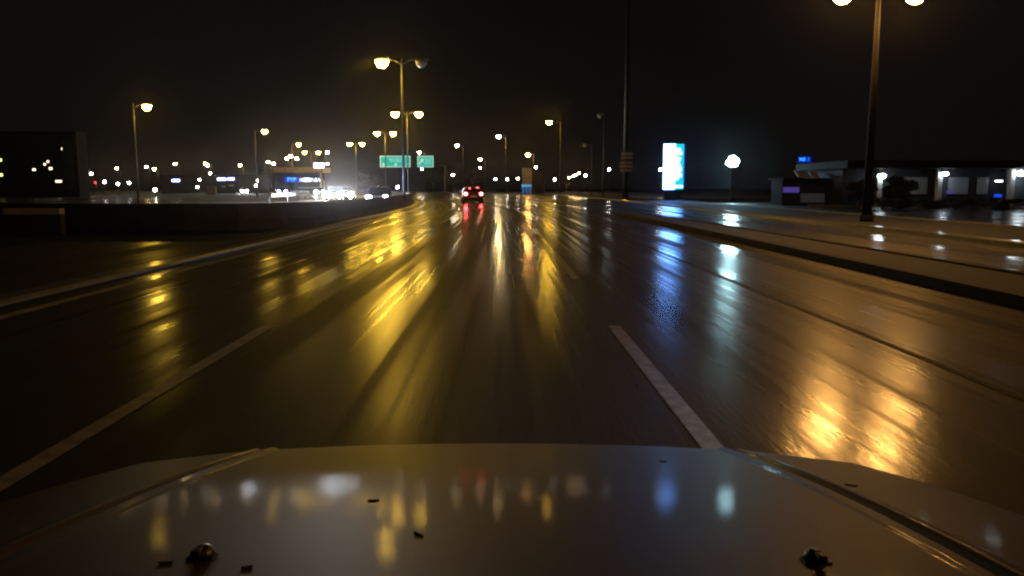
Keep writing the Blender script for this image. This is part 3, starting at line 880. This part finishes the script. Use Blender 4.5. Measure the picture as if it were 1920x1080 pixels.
m = MB(); m.box((-.2, 1.0, (at(550, 342, YC).z + zf) / 2), (W - .9, .3, zf - at(550, 342, YC).z)); m.build("sign_wall", M['navy'], st)
m = MB(); m.box((-.1, 6.0, 1.5), (W - 1, 3.0, 3.0)); m.build("office", M['wall_dark'], st)
m = MB(); m.box((1.6, 1.2, 1.35), (3.6, .5, .22)); m.build("lit_counter", M['shopwin'], st)
zl = at(550, 337, YC).z
m = MB(); m.box((at(545, 337, YC).x - ox, .80, zl), (3.0, .06, 1.05)); m.build("blue_panel", M['blue_lit'], st)
text_mesh("PYP", 1.12, M['cyan_glyph'], "letters", st, (at(545, 337, YC).x - ox, .72, zl), (R(90), 0, 0), .03)
def ring_at(m, x, z, r, th_=.09, n=12):
    for k in range(n):
        a0, a1 = 2 * math.pi * k / n, 2 * math.pi * (k + 1) / n
        m.cyl((x + r * math.cos(a0), .74, z + r * math.sin(a0)), (x + r * math.cos(a1), .74, z + r * math.sin(a1)), th_ / 2, th_ / 2, 6)
m = MB()
x0 = at(562.5, 337, YC).x - ox; ring_at(m, x0, zl, .26)
for px in (569, 573.5, 578): m.cyl((at(px, 337, YC).x - ox, .70, zl), (at(px, 337, YC).x - ox, .78, zl), .40, .40, 16)
ring_at(m, at(583.5, 337, YC).x - ox, zl, .26)
xp = at(590.5, 337, YC).x - ox
m.cyl((xp, .70, zl + .2), (xp, .78, zl + .2), .17, .17, 12)
m.prism([(-.36, -.36), (.36, -.36), (.30, -.12), (.12, .02), (-.12, .02), (-.30, -.12)], lambda a, b_, d: (xp + a, d, zl + b_), .70, .78)
xq = at(596.5, 337, YC).x - ox
m.prism([(-.16, .3), (.0, .34), (.2, -.2), (.2, -.36), (.02, -.3)], lambda a, b_, d: (xq + a, d, zl + b_), .70, .78)
m.build("symbols", M['white_glyph'], st)
wa, wb = at(588, 305.5, YC - 2), at(608, 315, YC - 2)
wb_ = thing("lit_board", "white glowing board standing above the right end of the yellow canopy", "sign", ((wa.x + wb.x) / 2, YC - 2, 0))
m = MB(); m.box((0, .08, (wa.z + wb.z) / 2), (wb.x - wa.x, .16, wa.z - wb.z)); cs = m.build("case", M['steel_dark'], wb_, bevel=0.03)
m = MB(); m.box((0, -.01, (wa.z + wb.z) / 2), (wb.x - wa.x - .06, .02, wa.z - wb.z - .06)); m.build("face", M['white_board'], cs)
m = MB(); m.cyl((.5, .1, -.05), (.5, .1, wb.z), .1, .1, 8); m.build("post", M['steel_dark'], wb_)

# guard rail in front of the station
gr_ = thing("guard_rail", "steel guard rail along the far side of the opposite carriageway", "guard rail")
m = MB()
Yr = frange(70, 175, 5)
for a, b_ in zip(Yr, Yr[1:]):
    pa, pb = Vector((-18.6 + bend(a), a, .68)), Vector((-18.6 + bend(b_), b_, .68))
    for dz in (-.08, .08): m.cyl(pa + Vector((0, 0, dz)), pb + Vector((0, 0, dz)), .09, .09, 6)
m.build("rail", M['steel'], gr_)
for a in Yr[::2]:
    m = MB(); m.box((-18.75 + bend(a), a, .35), (.1, .1, .8)); m.build("post", M['steel_dark'], gr_)

# ------------------------------------------------------------------ blue booth and tan wall block in the centre
YB = 190.0
a, b_ = at(978.5, 345, YB), at(996, 361.3, YB)
bo = thing("blue_booth", "small blue lit booth standing before the tan wall", "booth", ((a.x + b_.x) / 2, YB, 0))
w_ = b_.x - a.x; h_ = a.z - b_.z
for s in (-1, 0, 1):
    m = MB(); m.box((s * w_ * .36, 0, h_ * .42), (w_ * .2, .25, h_ * .82)); m.build("panel", M['blue_glass'], bo, bevel=0.02)
m = MB(); m.box((0, .5, h_ * .42), (w_ * .94, .8, h_ * .80)); m.build("cabin", M['navy'], bo)
m = MB(); m.box((0, .4, h_ * .90), (w_ * 1.04, 1.5, h_ * .20), 0, R(4)); m.build("roof", M['blue_roof'], bo, bevel=0.03)
YW = 196.0
tw_ = thing("wall_block", "tan concrete block with a taller left part behind the blue booth", "building", (0, YW, 0))
a, b_ = at(979, 315, YW), at(997, 345, YW)
m = MB(); m.box(((a.x + b_.x) / 2, .4, a.z / 2), (b_.x - a.x, .8, a.z)); m.build("tall_panel", M['wall_tan'], tw_, bevel=0.03)
c_, d_ = at(997.4, 322, YW), at(1021, 345, YW)
m = MB(); m.box(((c_.x + d_.x) / 2, 1.4, c_.z / 2), (d_.x - c_.x, 2.6, c_.z)); m.build("low_building", M['wall_dark'], tw_, bevel=0.03)

# white low wall and dark blocks on the far left
a, b_ = at(10, 391, 23.4), at(117, 402.5, 23.4)
lw = thing("low_wall", "low dark wall with a white painted top at the far left edge", "wall", ((a.x + b_.x) / 2, 23.4, 0))
m = MB(); m.box((0, 0, b_.z / 2 - .01), (b_.x - a.x, .24, b_.z + .02)); m.build("base", M['barrier'], lw)
m = MB(); m.box((0, 0, (a.z + b_.z) / 2 + .002), (b_.x - a.x, .30, a.z - b_.z)); m.build("white_top", M['wall_pale'], lw, bevel=0.02)
def block(name, label, px0, px1, pytop, Y, mat, depth=10, panel=None, wins=()):
    a, b_ = at(px0, pytop, Y), at(px1, pytop, Y)
    r = thing(name, label, "building", ((a.x + b_.x) / 2, Y, 0))
    ox = (a.x + b_.x) / 2
    m = MB(); m.box((0, depth / 2, a.z / 2 - .05), (b_.x - a.x, depth, a.z + .1)); w = m.build("wall", mat, r)
    m = MB(); m.box((0, depth / 2, a.z + .15), (b_.x - a.x + .3, depth + .3, .3)); m.build("parapet", M['wall_dark'], r)
    for px, py, ww, hh, mm in wins:
        p = at(px, py, Y)
        m = MB(); m.box((p.x - ox, -.02, p.z), (ww, .06, hh)); m.build("window", M[mm], r)
    if panel:
        p, q = at(panel[0], panel[1], Y), at(panel[2], panel[3], Y)
        m = MB(); m.box(((p.x + q.x) / 2 - ox, -.06, (p.z + q.z) / 2), (q.x - p.x, .1, p.z - q.z)); m.build("pale_panel", M['panel'], r)
    return r
block("apartment_block", "dark apartment block with few lit windows at the left edge", -60, 142, 250, 120, M['wall_dark'], 3, (116, 262, 140, 356),
      [(118, 279, .4, .35, 'winlit'), (64, 318, .45, .3, 'winlit'), (84, 308, .3, .3, 'winlit'), (90, 303, .3, .3, 'winlit'), (95, 316, .45, .35, 'winlit'), (1, 300, .35, .4, 'wingreen'), (2, 328, .5, .4, 'wingreen'), (110, 340, .9, .3, 'winlit')])
lb = block("shop_row", "long low dark shop building with blue-white lit signs on the left", 300, 478, 331, 205, M['wall_dark'], 12, None, [(419, 350, 1.0, .4, 'shopwin'), (434, 348, 1.2, .4, 'shopwin')])
ox = lb.location.x
for px, py, ww, hh in ((330, 338.5, 1.9, .62), (416, 336, 2.1, .62), (433.5, 335.5, 1.6, .62)):
    p = at(px, py, 205)
    m = MB(); m.box((p.x - ox, -.08, p.z), (ww * 1.15, .1, hh * 1.9)); sn = m.build("shop_sign", M['blue_lit'], lb)
    m = MB()
    for k in range(5): m.box((p.x - ox - ww * .42 + k * ww * .21, -.16, p.z), (ww * .17, .06, hh * (.8 + .2 * (k % 2))))
    m.build("lettering", M['white_board'], sn)
a, b_ = at(388, 350, 150), at(406, 372, 150)
m = MB(); m.box(((a.x + b_.x) / 2, 150, a.z / 2), (b_.x - a.x, .5, a.z)); tag(m.build("metal_container", M['wall_tan'], bevel=0.03), "rusty tan panel box below the lit shop signs", "container")
p = at(179, 343, 150)
ts = thing("traffic_light", "small traffic signal showing red at far left", "traffic light", (p.x, 150, -.05))
m = MB(); m.cyl((0, .1, 0), (0, .1, p.z + .4), .06, .05, 8); m.build("pole", M['steel_dark'], ts)
m = MB(); m.box((0, 0, p.z - .1), (.32, .2, 1.0)); m.build("housing", M['blackplastic'], ts, bevel=0.02)
m = MB(); m.ball((0, -.1, p.z + .1), (.15, .06, .18), 10, 7); m.build("red_lens", M['red'], ts)

# ------------------------------------------------------------------ low building on the right with wall lamps
YR = 58.0
a, b_ = at(1592, 300, YR), at(1990, 300, YR)
rb = thing("low_building", "long low grey building with lit wall lamps behind the hedge at right", "building", (0, YR, 0))
zt = at(1750, 301, YR).z; ze = at(1750, 316, YR).z
m = MB(); m.box(((a.x + b_.x) / 2 + 4, 5.0, ze / 2), (b_.x - a.x + 8, 8.0, ze)); m.build("wall", M['wall_grey'], rb)
m = MB(); m.box(((a.x + b_.x) / 2 + 4, 4.2, (zt + ze) / 2), (b_.x - a.x + 9, 10.4, zt - ze)); m.build("roof", M['fascia'], rb, bevel=0.04)
for px in (1655, 1768, 1905):
    p = at(px, 340, YR)
    m = MB(); m.box((p.x, .55, ze / 2), (.34, .34, ze)); m.build("column", M['wall_pale'], rb, bevel=0.02)
for px, py, s in ((1655, 330, 1.25), (1774, 326, 1.0), (1917, 325, 1.5)):
    p = at(px, py, YR)
    m = MB(); m.box((p.x + .06, .30, p.z + .12 * s), (.50, .14, .06)); wl_ = m.build("wall_lamp", M['housing'], rb)
    m = MB(); m.ball((p.x + .06, .25, p.z), (.24 * s, .12, .12 * s), 12, 8); m.build("globe", M['cool'], wl_, smooth=True)
for px0, px1 in ((1700, 1752), (1790, 1830), (1845, 1868)):
    p, q = at(px0, 330, YR), at(px1, 366, YR)
    m = MB(); m.box(((p.x + q.x) / 2, .98, (p.z + q.z) / 2), (q.x - p.x, .06, p.z - q.z)); fr = m.build("window", M['steel_dark'], rb)
    m = MB(); m.box(((p.x + q.x) / 2, .94, (p.z + q.z) / 2), (q.x - p.x - .16, .04, p.z - q.z - .16)); m.build("pane", M['shopwin'], fr)
for px, py, mm in ((1878, 367, 'totem_blue'), (1788, 360, 'purple'), (1880, 339.5, 'white_board')):
    p = at(px, py, YR)
    m = MB(); m.box((p.x, .45, p.z), (.5, .1, .22 if mm != 'white_board' else .1)); m.build("sign_or_glint", M[mm], rb)  # the thin white strip is a glint painted as glow

YK = 62.0
a, b_ = at(1470, 336, YK), at(1556, 384, YK)
kx = (a.x + b_.x) / 2; kw = b_.x - a.x
ki = thing("kiosk", "small dark kiosk with violet lit fascia and pale counter at right", "kiosk", (kx, YK, 0))
z1, z2, z3 = at(1510, 337, YK).z, at(1510, 351, YK).z, at(1510, 361, YK).z
m = MB(); m.box((0, 1.6, z1 / 2), (kw, 2.6, z1)); m.build("cabin", M['wall_dark'], ki, bevel=0.02)
m = MB(); m.box((0, 1.2, z1 + .06), (kw + .5, 3.6, .12)); m.build("roof", M['fascia'], ki, bevel=0.02)
p, q = at(1471, 355, YK), at(1500, 355, YK)
m = MB(); m.box(((p.x + q.x) / 2 - kx, .22, (z2 + z3) / 2), (q.x - p.x, .1, z2 - z3)); m.build("fascia", M['purple'], ki)
p, q = at(1504, 355, YK), at(1551, 355, YK)
m = MB(); m.box(((p.x + q.x) / 2 - kx, .25, (z2 + z3) / 2), (q.x - p.x, .06, (z2 - z3) * 1.0)); m.build("fascia", M['navy'], ki)
m = MB(); m.box(((p.x + q.x) / 2 - kx, .24, z3 / 2 + .08), (q.x - p.x, .1, z3 - .3)); m.build("counter", M['shopwin'], ki)
for px, w_ in ((1510, 1.0), (1532, .6)):
    p = at(px, 331, YK)
    m = MB(); m.box((p.x - kx, .6, z1 + .40), (w_, 1.2, .06), R(0), R(22), R(8)); m.build("awning", M['wall_pale'], ki)

# ------------------------------------------------------------------ hedge, shrubs and trees
def leaf_cloud(m, center, rad, n, size, rnd, lumps=7):
    cs = [Vector((rnd.uniform(-.7, .7) * rad[0], rnd.uniform(-.7, .7) * rad[1], rnd.uniform(-.6, .7) * rad[2])) for _ in range(lumps)]
    for _ in range(n):
        c = rnd.choice(cs)
        d = Vector((rnd.gauss(0, 1), rnd.gauss(0, 1), rnd.gauss(0, 1))).normalized() * (rnd.random() ** .4)
        p = Vector(center) + c + Vector((d.x * rad[0] * .45, d.y * rad[1] * .45, d.z * rad[2] * .42))
        if p.z < 0.02: continue
        q = Matrix.Rotation(rnd.uniform(0, 6.28), 3, 'Z') @ Matrix.Rotation(rnd.uniform(-1.2, 1.2), 3, 'X')
        s = size * rnd.uniform(.6, 1.3)
        m.quad(*[p + q @ Vector(v) * s for v in ((-.5, 0, 0), (0, -.28, .05), (.5, 0, 0), (0, .28, .05))])
def tree(label, px, py_top, Y, w, seed, group):
    rnd = random.Random(seed)
    p = at(px, py_top, Y)
    r = thing("tree", label, "tree", (p.x, Y, -.05), 0, group)
    h = p.z
    m = MB(); m.cyl((0, 0, 0), (.1, 0, h * .5), .2, .12, 8)
    for k in range(6):
        an = k * 1.05 + rnd.random(); m.cyl((.08, 0, h * (.3 + .04 * k)), (w * .4 * math.cos(an), w * .4 * math.sin(an), h * (.55 + .05 * k)), .08, .03, 6)
    m.build("trunk", M['bark'], r)
    m = MB(); leaf_cloud(m, (0, 0, h * .64), (w * .62, w * .62, h * .40), 1500, .38, rnd, 10); m.build("crown", M['leaf'], r)
GT = "dark trees on the far skyline"
tree("dark tree between the gantry post and the red car", 850, 306, 245, 6, 1, GT)
tree("dark tree above and right of the red car", 885, 311, 255, 6, 2, GT)
tree("dark tree between the green signs and the gantry post", 812, 318, 250, 6, 3, GT)
tree("dark tree left of the yellow canopy", 478, 318, 215, 6, 4, GT)
tree("dark tree right of the bright headlights", 690, 322, 235, 6, 5, GT)
tree("dark tree behind the row of yellow lamps", 1062, 326, 310, 7, 6, GT)
tree("dark tree beside the first wall lamp of the right building", 1688, 332, 54, 1.5, 8, "small trees in front of the right building")
tree("dark tree at the left end of the right building", 1612, 334, 55, 1.6, 9, "small trees in front of the right building")
def shrub(label, px, py_top, Y, w, seed, group):
    rnd = random.Random(seed)
    p = at(px, py_top, Y)
    r = thing("shrub", label, "shrub", (p.x, Y, -.05), 0, group)
    h = p.z + .05
    m = MB()
    for k in range(6):
        an = k * 1.05; m.cyl((0, 0, 0), (w * .3 * math.cos(an), w * .3 * math.sin(an), h * .6), .03, .012, 5)
    m.build("stems", M['bark'], r)
    m = MB(); leaf_cloud(m, (0, 0, h * .5), (w * .75, w * .55, h * .55), 700, .16, rnd, 8); m.build("foliage", M['leaf'], r)
GS = "row of low shrubs before the right building"
sw = ["leftmost low shrub below the right building", "second shrub from the left of the low row below the right building", "third shrub from the left of the low row below the right building", "fourth shrub from the left, below the lit column", "fifth shrub from the left, right of the lit column",
      "sixth shrub from the left of the low row below the right building", "seventh shrub from the left of the low row below the right building", "rightmost shrub at the picture's right edge"]
for k, px in enumerate((1655, 1690, 1725, 1757, 1792, 1828, 1866, 1905)):
    shrub(sw[k], px, 371 + 2 * (k % 2), 51, 1.15, 20 + k, GS)

# ------------------------------------------------------------------ haze: thin volume added to imitate lens halos round the lamps
hz = MB(); hz.box((0, 400, 13.0), (1840, 1040, 28.4))
mh = bpy.data.materials.new("halo_haze"); mh.use_nodes = True
nt = mh.node_tree; nt.nodes.clear()
o_ = nt.nodes.new("ShaderNodeOutputMaterial"); pv = nt.nodes.new("ShaderNodeVolumePrincipled")
pv.inputs["Color"].default_value = (0.92, 0.90, 0.86, 1)
pv.inputs["Density"].default_value = 0.00009
pv.inputs["Anisotropy"].default_value = 0.96
nt.links.new(pv.outputs[0], o_.inputs["Volume"])
ho = hz.build("haze", mh)
ho['kind'] = 'stuff'; ho['label'] = "thin haze added to give the street lamps halos"; ho['category'] = "haze"
